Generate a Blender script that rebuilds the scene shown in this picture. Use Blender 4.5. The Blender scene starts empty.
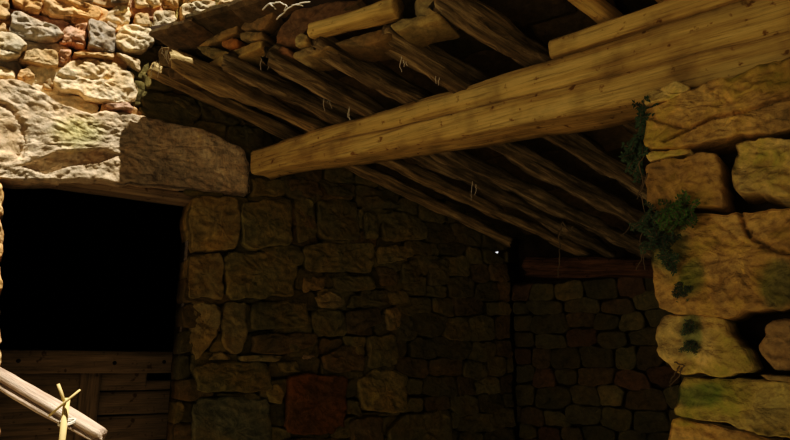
import bpy, math, random
from mathutils import Vector, Matrix, noise
random.seed(7)
COL = bpy.context.scene.collection
F = 640.0; PITCH = math.radians(12.8); CZ = 1.45
CP, SP = math.cos(PITCH), math.sin(PITCH)
CAM = Vector((0, 0, CZ))
R = random.uniform

# ---------------------------------------------------------------- measuring helpers
def ray(x, y):                      # photo pixel -> world direction with unit forward depth
    a = (x - 395) / F; b = (220 - y) / F
    return Vector((a, CP - b * SP, SP + b * CP))
def pt(x, y, d): return CAM + ray(x, y) * d
def proj(p):
    q = p - CAM
    f = q.y * CP + q.z * SP; u = -q.y * SP + q.z * CP
    return 395 + F * q.x / f, 220 - F * u / f, f
def hit(x, y, P, n):
    r = ray(x, y); return CAM + r * ((P - CAM).dot(n) / r.dot(n))

# ---------------------------------------------------------------- object helpers
def link(name, me, mat=None, parent=None, mw=None):
    o = bpy.data.objects.new(name, me); COL.objects.link(o)
    if mat is not None and me is not None: me.materials.append(mat)
    if parent is not None: o.parent = parent
    if mw is not None: o.matrix_world = mw
    return o
def tag(o, label=None, cat=None, group=None, kind=None):
    if label: o['label'] = label
    if cat: o['category'] = cat
    if group: o['group'] = group
    if kind: o['kind'] = kind
    elif cat: o['kind'] = 'thing'
    return o
def empty(name, loc):
    o = bpy.data.objects.new(name, None); COL.objects.link(o); o.location = loc
    o.empty_display_size = .1
    return o
class MB:
    def __init__(s): s.v = []; s.f = []; s.c = []
    def build(s, name, mat, parent=None, smooth=True, loc=None):
        off = Vector((0, 0, 0))
        if loc is not None: off = Vector(loc)
        elif parent is None and s.v:
            n = len(s.v); off = Vector((sum(p[0] for p in s.v) / n, sum(p[1] for p in s.v) / n, min(p[2] for p in s.v)))
        elif parent is not None:
            off = Vector(parent.location)
        me = bpy.data.meshes.new(name)
        me.from_pydata([(p[0] - off.x, p[1] - off.y, p[2] - off.z) for p in s.v], [], s.f)
        if s.c:
            ca = me.color_attributes.new('Col', 'FLOAT_COLOR', 'POINT')
            buf = []
            for c in s.c: buf += [c[0], c[1], c[2], 1.0]
            ca.data.foreach_set('color', buf)
        if smooth: me.polygons.foreach_set('use_smooth', [True] * len(me.polygons))
        me.update()
        o = bpy.data.objects.new(name, me); COL.objects.link(o); me.materials.append(mat)
        if parent is not None: o.parent = parent
        else: o.location = off
        return o
def fbm(p, o=4): return noise.fractal(p, 1.0, 2.0, o)

# ---------------------------------------------------------------- materials
def nodes(name):
    m = bpy.data.materials.new(name); m.use_nodes = True
    nt = m.node_tree; b = nt.nodes['Principled BSDF']
    b.inputs['Roughness'].default_value = .9
    b.inputs['Specular IOR Level'].default_value = .15
    return m, nt, b
def N(nt, t, **k):
    n = nt.nodes.new(t)
    for a, v in k.items():
        if a in n.inputs: n.inputs[a].default_value = v
        else: setattr(n, a, v)
    return n
def ramp(nt, fac, stops):
    r = nt.nodes.new('ShaderNodeValToRGB'); e = r.color_ramp.elements
    e[0].position = stops[0][0]; e[0].color = stops[0][1]
    e[1].position = stops[-1][0]; e[1].color = stops[-1][1]
    for p, c in stops[1:-1]:
        x = e.new(p); x.color = c
    nt.links.new(fac, r.inputs[0]); return r.outputs[0]
def mix(nt, f, a, b, mode='MIX'):
    m = nt.nodes.new('ShaderNodeMix'); m.data_type = 'RGBA'; m.blend_type = mode
    for s, v in ((m.inputs[0], f), (m.inputs[6], a), (m.inputs[7], b)):
        if hasattr(v, 'links') or isinstance(v, bpy.types.NodeSocket): nt.links.new(v, s)
        else: s.default_value = v
    return m.outputs[2]
def G(v): return (v, v, v, 1)

def stone_mat(name, bump=.012, patch=.5, moss=0.0):
    m, nt, b = nodes(name); L = nt.links.new
    tc = N(nt, 'ShaderNodeTexCoord'); at = N(nt, 'ShaderNodeAttribute', attribute_name='Col')
    n1 = N(nt, 'ShaderNodeTexNoise', Scale=5.5, Detail=6.0, Roughness=.65); L(tc.outputs['Object'], n1.inputs['Vector'])
    n2 = N(nt, 'ShaderNodeTexNoise', Scale=38.0, Detail=7.0, Roughness=.7); L(tc.outputs['Object'], n2.inputs['Vector'])
    n3 = N(nt, 'ShaderNodeTexNoise', Scale=13.0, Detail=5.0, Roughness=.6, Distortion=.6); L(tc.outputs['Object'], n3.inputs['Vector'])
    vo = N(nt, 'ShaderNodeTexVoronoi', Scale=30.0); L(tc.outputs['Object'], vo.inputs['Vector'])
    big = ramp(nt, n1.outputs[0], [(.3, (.55, .6, .62, 1)), (.46, (1, .97, .88, 1)), (.62, (1.2, .95, .62, 1)), (.75, (1.25, 1.2, 1.1, 1))])
    c = mix(nt, patch, at.outputs['Color'], big, 'MULTIPLY')
    fine = ramp(nt, n2.outputs[0], [(.3, G(.5)), (.5, G(.95)), (.72, G(1.4))])
    c = mix(nt, .75, c, fine, 'MULTIPLY')
    dark = ramp(nt, n3.outputs[0], [(.28, G(.35)), (.42, G(1)), (.7, G(1.05))])
    c = mix(nt, .7, c, dark, 'MULTIPLY')
    li = ramp(nt, n3.outputs[0], [(.63, G(0)), (.72, G(.6))])     # pale lichen
    c = mix(nt, li, c, mix(nt, 1.0, at.outputs['Color'], (1.9, 1.85, 1.35, 1), 'MULTIPLY'))
    if moss:
        g = ramp(nt, n1.outputs[0], [(.5 - moss * .1, G(0)), (.66 - moss * .1, G(.75))])
        c = mix(nt, g, c, mix(nt, 1.0, at.outputs['Color'], (.62, .85, .4, 1), 'MULTIPLY'))
    L(c, b.inputs['Base Color'])
    bp = N(nt, 'ShaderNodeBump', Strength=1.0, Distance=bump)
    ms = N(nt, 'ShaderNodeMath', operation='MULTIPLY_ADD'); ms.inputs[1].default_value = .55
    L(n2.outputs[0], ms.inputs[0]); L(n3.outputs[0], ms.inputs[2])
    m2 = N(nt, 'ShaderNodeMath', operation='MULTIPLY_ADD'); m2.inputs[1].default_value = .15
    L(vo.outputs['Distance'], m2.inputs[0]); L(ms.outputs[0], m2.inputs[2])
    L(m2.outputs[0], bp.inputs['Height']); L(bp.outputs[0], b.inputs['Normal'])
    return m
def wood_mat(name, c0, c1, c2, scale=1.0, bump=.006, knots=True, rough_dark=.5):
    m, nt, b = nodes(name); L = nt.links.new
    tc = N(nt, 'ShaderNodeTexCoord'); mp = N(nt, 'ShaderNodeMapping')
    mp.inputs['Scale'].default_value = (1.1 * scale, 16 * scale, 16 * scale)
    L(tc.outputs['Object'], mp.inputs['Vector'])
    n1 = N(nt, 'ShaderNodeTexNoise', Scale=2.4, Detail=7.0, Roughness=.65, Distortion=.5); L(mp.outputs[0], n1.inputs['Vector'])
    mp2 = N(nt, 'ShaderNodeMapping'); mp2.inputs['Scale'].default_value = (2.2, 55, 55)
    L(tc.outputs['Object'], mp2.inputs['Vector'])
    n2 = N(nt, 'ShaderNodeTexNoise', Scale=2.0, Detail=5.0, Roughness=.7, Distortion=.3); L(mp2.outputs[0], n2.inputs['Vector'])
    n3 = N(nt, 'ShaderNodeTexNoise', Scale=7.0, Detail=4.0); L(tc.outputs['Object'], n3.inputs['Vector'])
    n4 = N(nt, 'ShaderNodeTexNoise', Scale=30.0, Detail=4.0); L(tc.outputs['Object'], n4.inputs['Vector'])
    c = ramp(nt, n1.outputs[0], [(.3, c0), (.5, c1), (.68, c2)])
    c = mix(nt, .75, c, ramp(nt, n2.outputs[0], [(.32, G(.38)), (.46, G(.95)), (.7, G(1.2))]), 'MULTIPLY')
    c = mix(nt, rough_dark, c, ramp(nt, n3.outputs[0], [(.32, G(.35)), (.5, G(1)), (.7, G(1.15))]), 'MULTIPLY')
    if knots:
        c = mix(nt, .8, c, ramp(nt, n4.outputs[0], [(.3, (.3, .18, .08, 1)), (.37, G(1)), (.7, G(1.05))]), 'MULTIPLY')
    L(c, b.inputs['Base Color'])
    ad = N(nt, 'ShaderNodeMath', operation='MULTIPLY_ADD'); ad.inputs[1].default_value = .6
    L(n2.outputs[0], ad.inputs[0]); L(n1.outputs[0], ad.inputs[2])
    bp = N(nt, 'ShaderNodeBump', Strength=1.0, Distance=bump); L(ad.outputs[0], bp.inputs['Height']); L(bp.outputs[0], b.inputs['Normal'])
    return m
def plain(name, col, rough=.85, var=.4, scale=12.0):
    m, nt, b = nodes(name); L = nt.links.new
    tc = N(nt, 'ShaderNodeTexCoord'); n1 = N(nt, 'ShaderNodeTexNoise', Scale=scale, Detail=5.0); L(tc.outputs['Object'], n1.inputs['Vector'])
    L(mix(nt, 1.0, col, ramp(nt, n1.outputs[0], [(.3, G(1 - var)), (.7, G(1 + var))]), 'MULTIPLY'), b.inputs['Base Color'])
    b.inputs['Roughness'].default_value = rough
    return m
M_wall = stone_mat('rubble_limestone', .014, .75)
M_pillar = stone_mat('mossy_sandstone', .014, .7, moss=.15)
M_back = stone_mat('shade_toned_rubble', .012, .6)
M_slab = stone_mat('roof_slab_stone', .008, .5)
M_beam = wood_mat('hewn_yellow_wood', (.40, .25, .085, 1), (.60, .42, .16, 1), (.70, .52, .22, 1), .5, .007, True, .6)
M_raft = wood_mat('old_rafter_wood', (.05, .036, .019, 1), (.26, .19, .095, 1), (.62, .49, .28, 1), .9, .018, False, .7)
M_plank = wood_mat('weathered_plank', (.16, .11, .065, 1), (.34, .25, .15, 1), (.46, .34, .21, 1), .8, .004, True, .3)
M_pole = wood_mat('sun_bleached_wood', (.30, .19, .13, 1), (.60, .45, .34, 1), (.78, .64, .50, 1), 1.4, .006, False, .2)
M_joint = plain('dark_earth_joint', (.045, .03, .018, 1))
M_black = plain('shade_black_interior', (.006, .005, .004, 1))  # near-black tone puts the unlit room's darkness into the colour
M_ground = plain('dry_earth', (.15, .125, .08, 1), scale=3.0)
M_leafd = plain('dark_ivy_leaf', (.07, .115, .055, 1), .6)
M_leaf = plain('green_fern_leaf', (.09, .16, .035, 1), .6)
M_root = plain('pale_root', (.20, .15, .085, 1))
M_web = plain('dusty_cobweb', (.75, .68, .56, 1), var=.2)
M_iron = plain('rusty_iron', (.03, .018, .012, 1))
M_twine = plain('pale_twine', (.8, .74, .62, 1), var=.1)
M_straw = plain('dry_straw', (.72, .55, .26, 1), var=.2)

# ---------------------------------------------------------------- stones
def chaikin(P, n):
    for _ in range(n):
        Q = []
        for i in range(len(P)):
            a, b = P[i], P[(i + 1) % len(P)]
            Q.append((a[0] * .90 + b[0] * .10, a[1] * .90 + b[1] * .10)); Q.append((a[0] * .10 + b[0] * .90, a[1] * .10 + b[1] * .90))
        P = Q
    return P
def resample(P, step, mn=14):
    L = [math.dist(P[i], P[(i + 1) % len(P)]) for i in range(len(P))]; T = sum(L)
    M = max(mn, int(T / step)); out = []; i = 0; acc = 0
    for k in range(M):
        t = T * k / M
        while acc + L[i] < t: acc += L[i]; i += 1
        f = (t - acc) / max(L[i], 1e-9); a, b = P[i], P[(i + 1) % len(P)]
        out.append((a[0] + (b[0] - a[0]) * f, a[1] + (b[1] - a[1]) * f))
    return out
class Plane:
    def __init__(s, O, U, Nf): s.O = O; s.U = U.normalized(); s.V = Vector((0, 0, 1)); s.N = Nf.normalized()   # Nf faces the viewer
    def uv(s, x, y): p = hit(x, y, s.O, s.N) - s.O; return (p.dot(s.U), p.dot(s.V))
    def w(s, u, v, h=0): return s.O + s.U * u + s.V * v + s.N * h
def stone(mb, pl, P, front=.02, back=.08, col=(.4, .3, .2), step=.012, r=.02, rough=1.0, round_n=1, colvar=.12, ridge=1.0):
    sd = Vector((R(0, 100), R(0, 100), R(0, 100)))
    P = resample(chaikin(P, max(1, round_n)), step); M = len(P)
    cx = sum(p[0] for p in P) / M; cy = sum(p[1] for p in P) / M
    Q = []
    for u, v in P:      # irregular outline
        du, dv = u - cx, v - cy; l = math.hypot(du, dv) or 1e-6
        k = 1 + ((.009 + .006 * rough) * fbm(Vector((u * 13, v * 13, 0)) + sd, 4)) / max(l, .05)
        Q.append((cx + du * k, cy + dv * k, l * k))
    mean = sum(q[2] for q in Q) / M; r = min(r, mean * .35)
    tu, tv = R(-.12, .12), R(-.16, .10)
    base = len(mb.v)
    rings = [(0, -back, 1), (0, -r, 1)]
    for th in (25, 50, 72, 90):
        t = math.radians(th); rings.append((r * (1 - math.cos(t)), r * math.sin(t) - r, 1))
    K = max(2, int((mean - r) / step))
    for k in range(1, K): rings.append((r, 0, 1 - k / K))
    for ri, (dl, h, s) in enumerate(rings):
        for (u, v, l) in Q:
            ll = max(l - dl, .02 * l) / l * s
            x, y = cx + (u - cx) * ll, cy + (v - cy) * ll
            p3 = Vector((x, y, 0)) + sd
            if ri > 0:
                hh = fbm(p3 * 5, 3) * .013 * rough - (abs(fbm(Vector((p3.x * 12, p3.y * 20, p3.z)), 4)) - .2) * .018 * rough * ridge + fbm(p3 * 45, 3) * .006 * rough
                hh -= max(0, .07 - abs(fbm(Vector((p3.x * 3.5, p3.y * 8, p3.z + 9)), 3))) * .16 * rough * ridge
                c1 = noise.voronoi(p3 * Vector((5.5, 9, 1)) if False else Vector((p3.x * 7, p3.y * 10, p3.z)))[0]
                hh += (c1[1] - c1[0] - .35) * .011 * rough
                hh += (x - cx) * tu + (y - cy) * tv + .25 * r * (1 - s)
                hh *= .35 if ri == 1 else 1
            else: hh = 0
            mb.v.append(pl.w(x, y, front + h + hh))
            cv = 1 + colvar * 2 * fbm(p3 * 3, 2)
            mb.c.append((col[0] * cv, col[1] * cv, col[2] * cv))
    nr = len(rings)
    for k in range(nr - 1):
        for i in range(M):
            j = (i + 1) % M
            mb.f.append((base + k * M + i, base + k * M + j, base + (k + 1) * M + j, base + (k + 1) * M + i))
    mb.f.append(tuple(base + (nr - 1) * M + i for i in range(M)))
    mb.f.append(tuple(base + i for i in reversed(range(M))))

# ================================================================ LEFT WALL (door wall running back into the shed)
A = Vector((-.70, 2.93, CZ)); UL = Vector((.848, .53, 0)); NL = Vector((.53, -.848, 0))
WL = Plane(A, UL, NL)
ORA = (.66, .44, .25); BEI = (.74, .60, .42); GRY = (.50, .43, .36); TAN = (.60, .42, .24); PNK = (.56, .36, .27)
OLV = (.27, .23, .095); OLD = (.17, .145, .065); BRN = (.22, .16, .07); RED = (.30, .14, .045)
lit = [
 ([(-10,-6),(9,-4),(11,20),(4,23),(-10,18)], TAN), ([(12,-3),(41,-5),(43,8),(38,13),(20,11),(12,6)], ORA),
 ([(43,3),(60,1),(95,8),(103,14),(102,21),(90,22),(52,17),(42,11)], ORA), ([(105,12),(115,7),(130,7),(133,16),(131,26),(115,24),(105,20)], BEI),
 ([(135,16),(148,13),(150,28),(134,28)], TAN), ([(60,-8),(95,-6),(95,5),(75,2),(60,-1)], GRY), ([(110,-10),(130,-8),(127,4),(112,3)], GRY), ([(133,-9),(160,-9),(160,7),(137,8)], BEI),
 ([(-12,24),(6,26),(7,34),(0,37),(-12,36)], ORA), ([(13,18),(22,15),(40,23),(58,31),(61,38),(55,44),(40,42),(20,38),(9,33)], GRY),
 ([(63,30),(72,25),(88,24),(86,50),(72,47),(57,45),(61,38)], PNK), ([(88,24),(110,30),(115,34),(113,54),(95,52),(86,50)], (.40,.37,.35)),
 ([(106,23),(116,27),(116,31),(107,28)], GRY), ([(118,32),(128,29),(150,31),(152,46),(143,54),(125,54),(114,47)], BEI),
 ([(-12,40),(5,38),(20,44),(28,51),(18,59),(5,62),(-12,60)], BEI), ([(16,62),(29,52),(56,52),(58,60),(57,69),(45,69)], TAN),
 ([(59,53),(70,53),(71,58),(65,64),(59,62)], PNK), ([(-12,72),(0,69),(16,75),(16,81),(-12,80)], BEI), ([(18,72),(28,70),(37,79),(18,80)], ORA),
 ([(58,76),(66,68),(80,61),(100,62),(118,67),(132,76),(138,90),(136,103),(120,105),(95,103),(75,95),(60,93),(52,85)], BEI),
 ([(115,55),(128,58),(140,62),(140,74),(128,68)], BEI), ([(42,84),(50,80),(53,91),(44,91)], TAN), ([(103,107),(125,106),(132,113),(108,112)], PNK),
 ([(73,57),(80,56),(112,57),(113,62),(90,60),(76,60)], TAN),
 ([(152,13),(172,14),(177,22),(165,31),(151,28)], BEI), ([(180,8),(195,4),(214,6),(207,16),(190,22),(180,22)], BEI), ([(163,-8),(178,-8),(177,10),(163,9)], TAN),
 ([(180,-8),(214,-10),(215,2),(182,4)], ORA), ([(218,-8),(240,-10),(240,6),(218,8)], BEI),
 ([(-30,186),(3,184),(4,205),(5,216),(-30,218)], TAN), ([(-30,220),(1,220),(3,238),(2,262),(-30,262)], ORA), ([(-30,265),(1,265),(0,300),(-30,300)], TAN), ([(-30,303),(0,303),(1,345),(-30,346)], ORA),
 ([(-30,349),(0,349),(-1,395),(-30,395)], TAN), ([(-30,398),(-1,398),(-2,450),(-30,450)], TAN),
]
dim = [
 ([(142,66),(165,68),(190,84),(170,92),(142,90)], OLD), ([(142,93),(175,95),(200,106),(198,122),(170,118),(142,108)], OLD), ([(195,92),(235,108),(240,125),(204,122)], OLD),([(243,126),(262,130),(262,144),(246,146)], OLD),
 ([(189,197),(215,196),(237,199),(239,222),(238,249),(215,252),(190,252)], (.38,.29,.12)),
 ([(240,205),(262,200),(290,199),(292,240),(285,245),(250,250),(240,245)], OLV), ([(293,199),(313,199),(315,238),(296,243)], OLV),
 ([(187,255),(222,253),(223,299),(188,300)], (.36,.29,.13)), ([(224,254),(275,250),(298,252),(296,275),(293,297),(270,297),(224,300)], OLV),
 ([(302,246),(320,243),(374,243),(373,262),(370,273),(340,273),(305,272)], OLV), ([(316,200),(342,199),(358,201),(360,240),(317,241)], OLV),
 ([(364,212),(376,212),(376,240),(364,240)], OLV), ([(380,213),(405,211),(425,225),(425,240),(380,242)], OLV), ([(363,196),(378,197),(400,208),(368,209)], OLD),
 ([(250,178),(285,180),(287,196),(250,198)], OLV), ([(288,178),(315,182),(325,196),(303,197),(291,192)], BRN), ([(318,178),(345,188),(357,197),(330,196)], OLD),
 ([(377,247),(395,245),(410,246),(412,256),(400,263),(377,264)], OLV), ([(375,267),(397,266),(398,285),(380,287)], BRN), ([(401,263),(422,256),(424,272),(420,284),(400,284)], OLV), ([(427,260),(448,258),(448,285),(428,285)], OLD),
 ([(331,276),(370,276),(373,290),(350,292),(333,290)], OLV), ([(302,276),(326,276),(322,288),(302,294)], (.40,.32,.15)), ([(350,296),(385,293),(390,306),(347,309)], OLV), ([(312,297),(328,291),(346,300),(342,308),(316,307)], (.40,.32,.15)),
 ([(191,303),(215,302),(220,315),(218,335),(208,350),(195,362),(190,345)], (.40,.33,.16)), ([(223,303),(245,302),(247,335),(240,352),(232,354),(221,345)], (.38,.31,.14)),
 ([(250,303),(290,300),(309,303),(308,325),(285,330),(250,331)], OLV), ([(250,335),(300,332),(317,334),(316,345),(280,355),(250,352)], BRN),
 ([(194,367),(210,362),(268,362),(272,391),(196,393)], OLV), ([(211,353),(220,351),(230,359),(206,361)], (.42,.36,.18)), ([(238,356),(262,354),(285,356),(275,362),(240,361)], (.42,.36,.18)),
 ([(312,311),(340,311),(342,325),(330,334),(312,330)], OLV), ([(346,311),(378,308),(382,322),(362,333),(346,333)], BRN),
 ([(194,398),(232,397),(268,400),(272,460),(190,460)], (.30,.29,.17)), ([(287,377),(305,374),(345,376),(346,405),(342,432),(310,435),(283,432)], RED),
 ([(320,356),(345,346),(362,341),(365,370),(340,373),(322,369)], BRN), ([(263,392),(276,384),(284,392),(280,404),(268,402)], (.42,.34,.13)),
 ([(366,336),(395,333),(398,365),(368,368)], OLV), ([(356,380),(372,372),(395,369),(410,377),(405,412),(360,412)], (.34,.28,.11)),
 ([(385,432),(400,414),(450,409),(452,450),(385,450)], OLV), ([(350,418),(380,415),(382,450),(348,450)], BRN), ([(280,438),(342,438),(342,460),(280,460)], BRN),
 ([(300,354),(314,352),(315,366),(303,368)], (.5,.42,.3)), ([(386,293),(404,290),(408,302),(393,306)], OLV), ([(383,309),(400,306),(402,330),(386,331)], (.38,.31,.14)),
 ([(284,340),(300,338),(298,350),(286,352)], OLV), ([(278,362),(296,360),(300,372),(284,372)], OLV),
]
mb = MB(); taken = []
def bbox(P): return (min(p[0] for p in P), max(p[0] for p in P), min(p[1] for p in P), max(p[1] for p in P))
def cyl(c, k): return tuple(x * k for x in c)
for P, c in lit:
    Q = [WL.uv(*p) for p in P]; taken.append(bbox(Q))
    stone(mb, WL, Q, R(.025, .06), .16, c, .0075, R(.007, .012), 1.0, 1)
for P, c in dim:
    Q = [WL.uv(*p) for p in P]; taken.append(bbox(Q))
    fd_ = .95; stone(mb, WL, Q, R(.012, .03), .17, cyl(c, fd_ * R(.85, 1.15)), .011, R(.008, .014), .75, 0)  # inside stones: olive algae tones with the shed's shade painted in
lint_px = [(-45,88),(0,84),(20,86),(35,93),(55,106),(85,115),(105,113),(130,116),(160,122),(205,134),(240,150),(247,165),(246,196),(215,192),(160,187),(125,184),(60,182),(0,181),(-45,181)]
LQ = [WL.uv(*p) for p in lint_px]
D0 = WL.uv(3, 183)[0]; D1 = WL.uv(189, 196)[0]; ZT = WL.uv(90, 183)[1]
def inpoly(x, y, P):
    c = False; j = len(P) - 1
    for i in range(len(P)):
        if (P[i][1] > y) != (P[j][1] > y) and x < (P[j][0] - P[i][0]) * (y - P[i][1]) / (P[j][1] - P[i][1]) + P[i][0]: c = not c
        j = i
    return c
UC = WL.uv(512, 300)[0]      # corner with the back wall
polys = [[WL.uv(*p) for p in P] for P, c in lit + dim] + [LQ]
def free(u0, u1, v0, v1):
    if u1 > D0 and u0 < D1 and v0 < ZT: return False
    n = 6
    for i in range(n):
        for j in range(n):
            x = u0 + (u1 - u0) * (i + .5) / n; y = v0 + (v1 - v0) * (j + .5) / n
            if any(b[0] - .01 < x < b[1] + .01 and b[2] - .01 < y < b[3] + .01 and inpoly(x, y, P) for P, b in zip(polys, pbb)): return False
    return True
pbb = [bbox(P) for P in polys]
def fill(u0, u1, v0, v1, hs, ws, col, mbx, plane, chk=None, wfun=None, **kw):
    v = v0
    while v < v1:
        h = R(*hs); u = u0 - R(0, ws[0])
        while u < u1:
            w = R(*ws); a, b = max(u, u0), min(u + w, u1); g = .006
            if b - a > .04 and (chk is None or chk(a, b, v, v + h)):
                j = lambda: R(-.012, .012)
                P = [(a + g + j(), v + g + j()), ((a + b) / 2, v + g + j() * .6), (b - g + j(), v + g + j()), (b - g + j(), v + h - g + j()), ((a + b) / 2 + j(), v + h - g + j()), (a + g + j(), v + h - g + j())]
                c = col(a, v) ; stone(mbx, plane, P, col=cyl(c, R(.8, 1.2)), **kw)
                if chk is free:
                    polys.append([(a, v), (b, v), (b, v + h), (a, v + h)]); pbb.append((a, b, v, v + h))
            u += w
        v += h
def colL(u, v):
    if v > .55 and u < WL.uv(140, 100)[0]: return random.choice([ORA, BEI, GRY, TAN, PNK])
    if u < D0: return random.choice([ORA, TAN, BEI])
    return cyl(random.choice([OLV, OLD, BRN, OLV]), .85)  # filler stones inside: algae tones, darkened further to carry interior shade
import numpy as np
def vfill(mbx, plane, u0, u1, v0, v1, rowh, colw, col, solid=None, cell=.012, inset=.004, ext=0.0, **kw):
    nu, nv = int((u1 - u0) / cell), int((v1 - v0) / cell)
    uu = u0 + (np.arange(nu) + .5) * cell; vv = v0 + (np.arange(nv) + .5) * cell
    occ = np.zeros((nu, nv), bool)
    if solid:
        for i in range(nu):
            for j in range(nv): occ[i, j] = solid(uu[i], vv[j])
    seeds = []; v = v0
    while v < v1 + rowh[1]:
        h = R(*rowh); u = u0 - R(0, colw[0])
        while u < u1 + colw[1]:
            w = R(*colw)
            seeds.append((u + w / 2, v + h / 2 + R(-.22, .22) * h, w * R(.9, 1.1), h * R(.85, 1.15))); u += w
        v += h
    best = np.full((nu, nv), 1e9); idx = np.full((nu, nv), -1)
    for k, (su, sv, w, h) in enumerate(seeds):
        i0, i1 = max(0, int((su - 1.6 * w - u0) / cell)), min(nu, int((su + 1.6 * w - u0) / cell) + 1)
        j0, j1 = max(0, int((sv - 1.8 * h - v0) / cell)), min(nv, int((sv + 1.8 * h - v0) / cell) + 1)
        if i0 >= i1 or j0 >= j1: continue
        d = np.abs((uu[i0:i1, None] - su) / w) ** 3 + np.abs((vv[None, j0:j1] - sv) / h) ** 3
        b = best[i0:i1, j0:j1]; m_ = d < b; b[m_] = d[m_]; idx[i0:i1, j0:j1][m_] = k
    idx[occ] = -1
    for k in range(len(seeds)):
        I, J = np.nonzero(idx == k)
        if len(I) < 14: continue
        pts = sorted(set((round(u0 + (i + a) * cell, 4), round(v0 + (j + b) * cell, 4)) for i, j in zip(I, J) for a in (0, 1) for b in (0, 1)))
        def half(ps):
            o = []
            for p in ps:
                while len(o) > 1 and (o[-1][0] - o[-2][0]) * (p[1] - o[-2][1]) - (o[-1][1] - o[-2][1]) * (p[0] - o[-2][0]) <= 0: o.pop()
                o.append(p)
            return o
        H = half(pts)[:-1] + half(pts[::-1])[:-1]
        while len(H) > 7:       # drop the flattest corner
            ar = [abs((H[i - 1][0] - H[i][0]) * (H[(i + 1) % len(H)][1] - H[i][1]) - (H[i - 1][1] - H[i][1]) * (H[(i + 1) % len(H)][0] - H[i][0])) for i in range(len(H))]
            H.pop(ar.index(min(ar)))
        cx = sum(p[0] for p in H) / len(H); cy = sum(p[1] for p in H) / len(H)
        P = []
        for x, y in H:
            l = math.hypot(x - cx, y - cy) or 1; f = (l - inset * 1.3) / l; P.append((cx + (x - cx) * f, cy + (y - cy) * f))
        stone(mbx, plane, P, col=cyl(col(cx, cy), R(.78, 1.2)), **kw)
HU, HV = WL.uv(500, 252)
def solidL(u, v):
    if D0 - .005 < u < D1 + .005 and v < ZT + .02: return True
    if abs(u - HU) < .045 and abs(v - HV) < .04: return True
    for P, b in zip(polys, pbb):
        if b[0] < u < b[1] and b[2] < v < b[3] and inpoly(u, v, P): return True
    return False
pbb = [bbox(P) for P in polys]
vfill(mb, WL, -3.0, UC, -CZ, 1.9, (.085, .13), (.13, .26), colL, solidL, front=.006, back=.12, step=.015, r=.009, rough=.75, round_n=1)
# mortar core behind the stones, with the doorway left open
def slabpoly(mbx, pl, u0, u1, v0, v1, h0, h1, col=(.06, .04, .02)):
    b = len(mbx.v)
    for h in (h0, h1):
        for (u, v) in ((u0, v0), (u1, v0), (u1, v1), (u0, v1)): mbx.v.append(pl.w(u, v, h)); mbx.c.append(col)
    for f in ((0, 1, 2, 3), (7, 6, 5, 4), (0, 4, 5, 1), (1, 5, 6, 2), (2, 6, 7, 3), (3, 7, 4, 0)): mbx.f.append(tuple(b + i for i in f))
H0, H1 = -.17, -.035
slabpoly(mb, WL, -3.0, D0 - .02, -CZ, 1.9, H0, H1); slabpoly(mb, WL, D1 + .02, HU - .05, -CZ, 1.9, H0, H1); slabpoly(mb, WL, HU - .05, UC + .1, -CZ, HV - .05, H0, H1); slabpoly(mb, WL, HU - .05, UC + .1, HV + .05, 1.9, H0, H1)
for q in ((HU - .05, HU - .022, HV - .05, HV + .05), (HU + .022, UC + .1, HV - .05, HV + .05), (HU - .022, HU + .022, HV - .05, HV - .024), (HU - .022, HU + .022, HV + .022, HV + .05)): slabpoly(mb, WL, *q, H1 - .006, H1)
slabpoly(mb, WL, D0 - .02, D1 + .02, ZT + .03, 1.9, H0, H1)
wall_left = tag(mb.build('wall_left', M_wall), 'dry-laid rubble stone wall with doorway, sunlit at upper left and dark inside the shed', kind='structure')
mb = MB()
stone(mb, WL, LQ, .045, .17, (.64, .51, .37), .008, .012, .9, 1, .2, ridge=.4)
for i, p in enumerate(mb.v):
    x, y, _ = proj(p); e = 0
    if inpoly(x, y, [(22,166),(60,150),(95,148),(122,154),(100,163),(70,166),(45,174)]): e = .04
    if inpoly(x, y, [(-3,100),(12,105),(25,122),(29,142),(22,160),(17,158),(23,140),(19,124),(9,110),(-3,105)]): e = .02
    mb.v[i] = p - NL * e
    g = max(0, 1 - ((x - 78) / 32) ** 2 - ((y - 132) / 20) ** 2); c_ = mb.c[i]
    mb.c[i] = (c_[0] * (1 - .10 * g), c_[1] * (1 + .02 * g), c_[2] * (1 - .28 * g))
M_lint = stone_mat('lintel_limestone', .016, .5)
tag(mb.build('stone_lintel', M_lint), 'massive long stone lintel over the dark doorway, half sunlit and half in shadow', 'lintel')

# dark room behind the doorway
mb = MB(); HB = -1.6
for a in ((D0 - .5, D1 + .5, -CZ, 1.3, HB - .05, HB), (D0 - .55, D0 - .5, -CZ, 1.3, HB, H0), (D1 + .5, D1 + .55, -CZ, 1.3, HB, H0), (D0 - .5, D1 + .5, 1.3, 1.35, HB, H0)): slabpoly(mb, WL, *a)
tag(mb.build('wall_inner_room', M_black), 'black unlit room behind the doorway', kind='structure')

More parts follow.
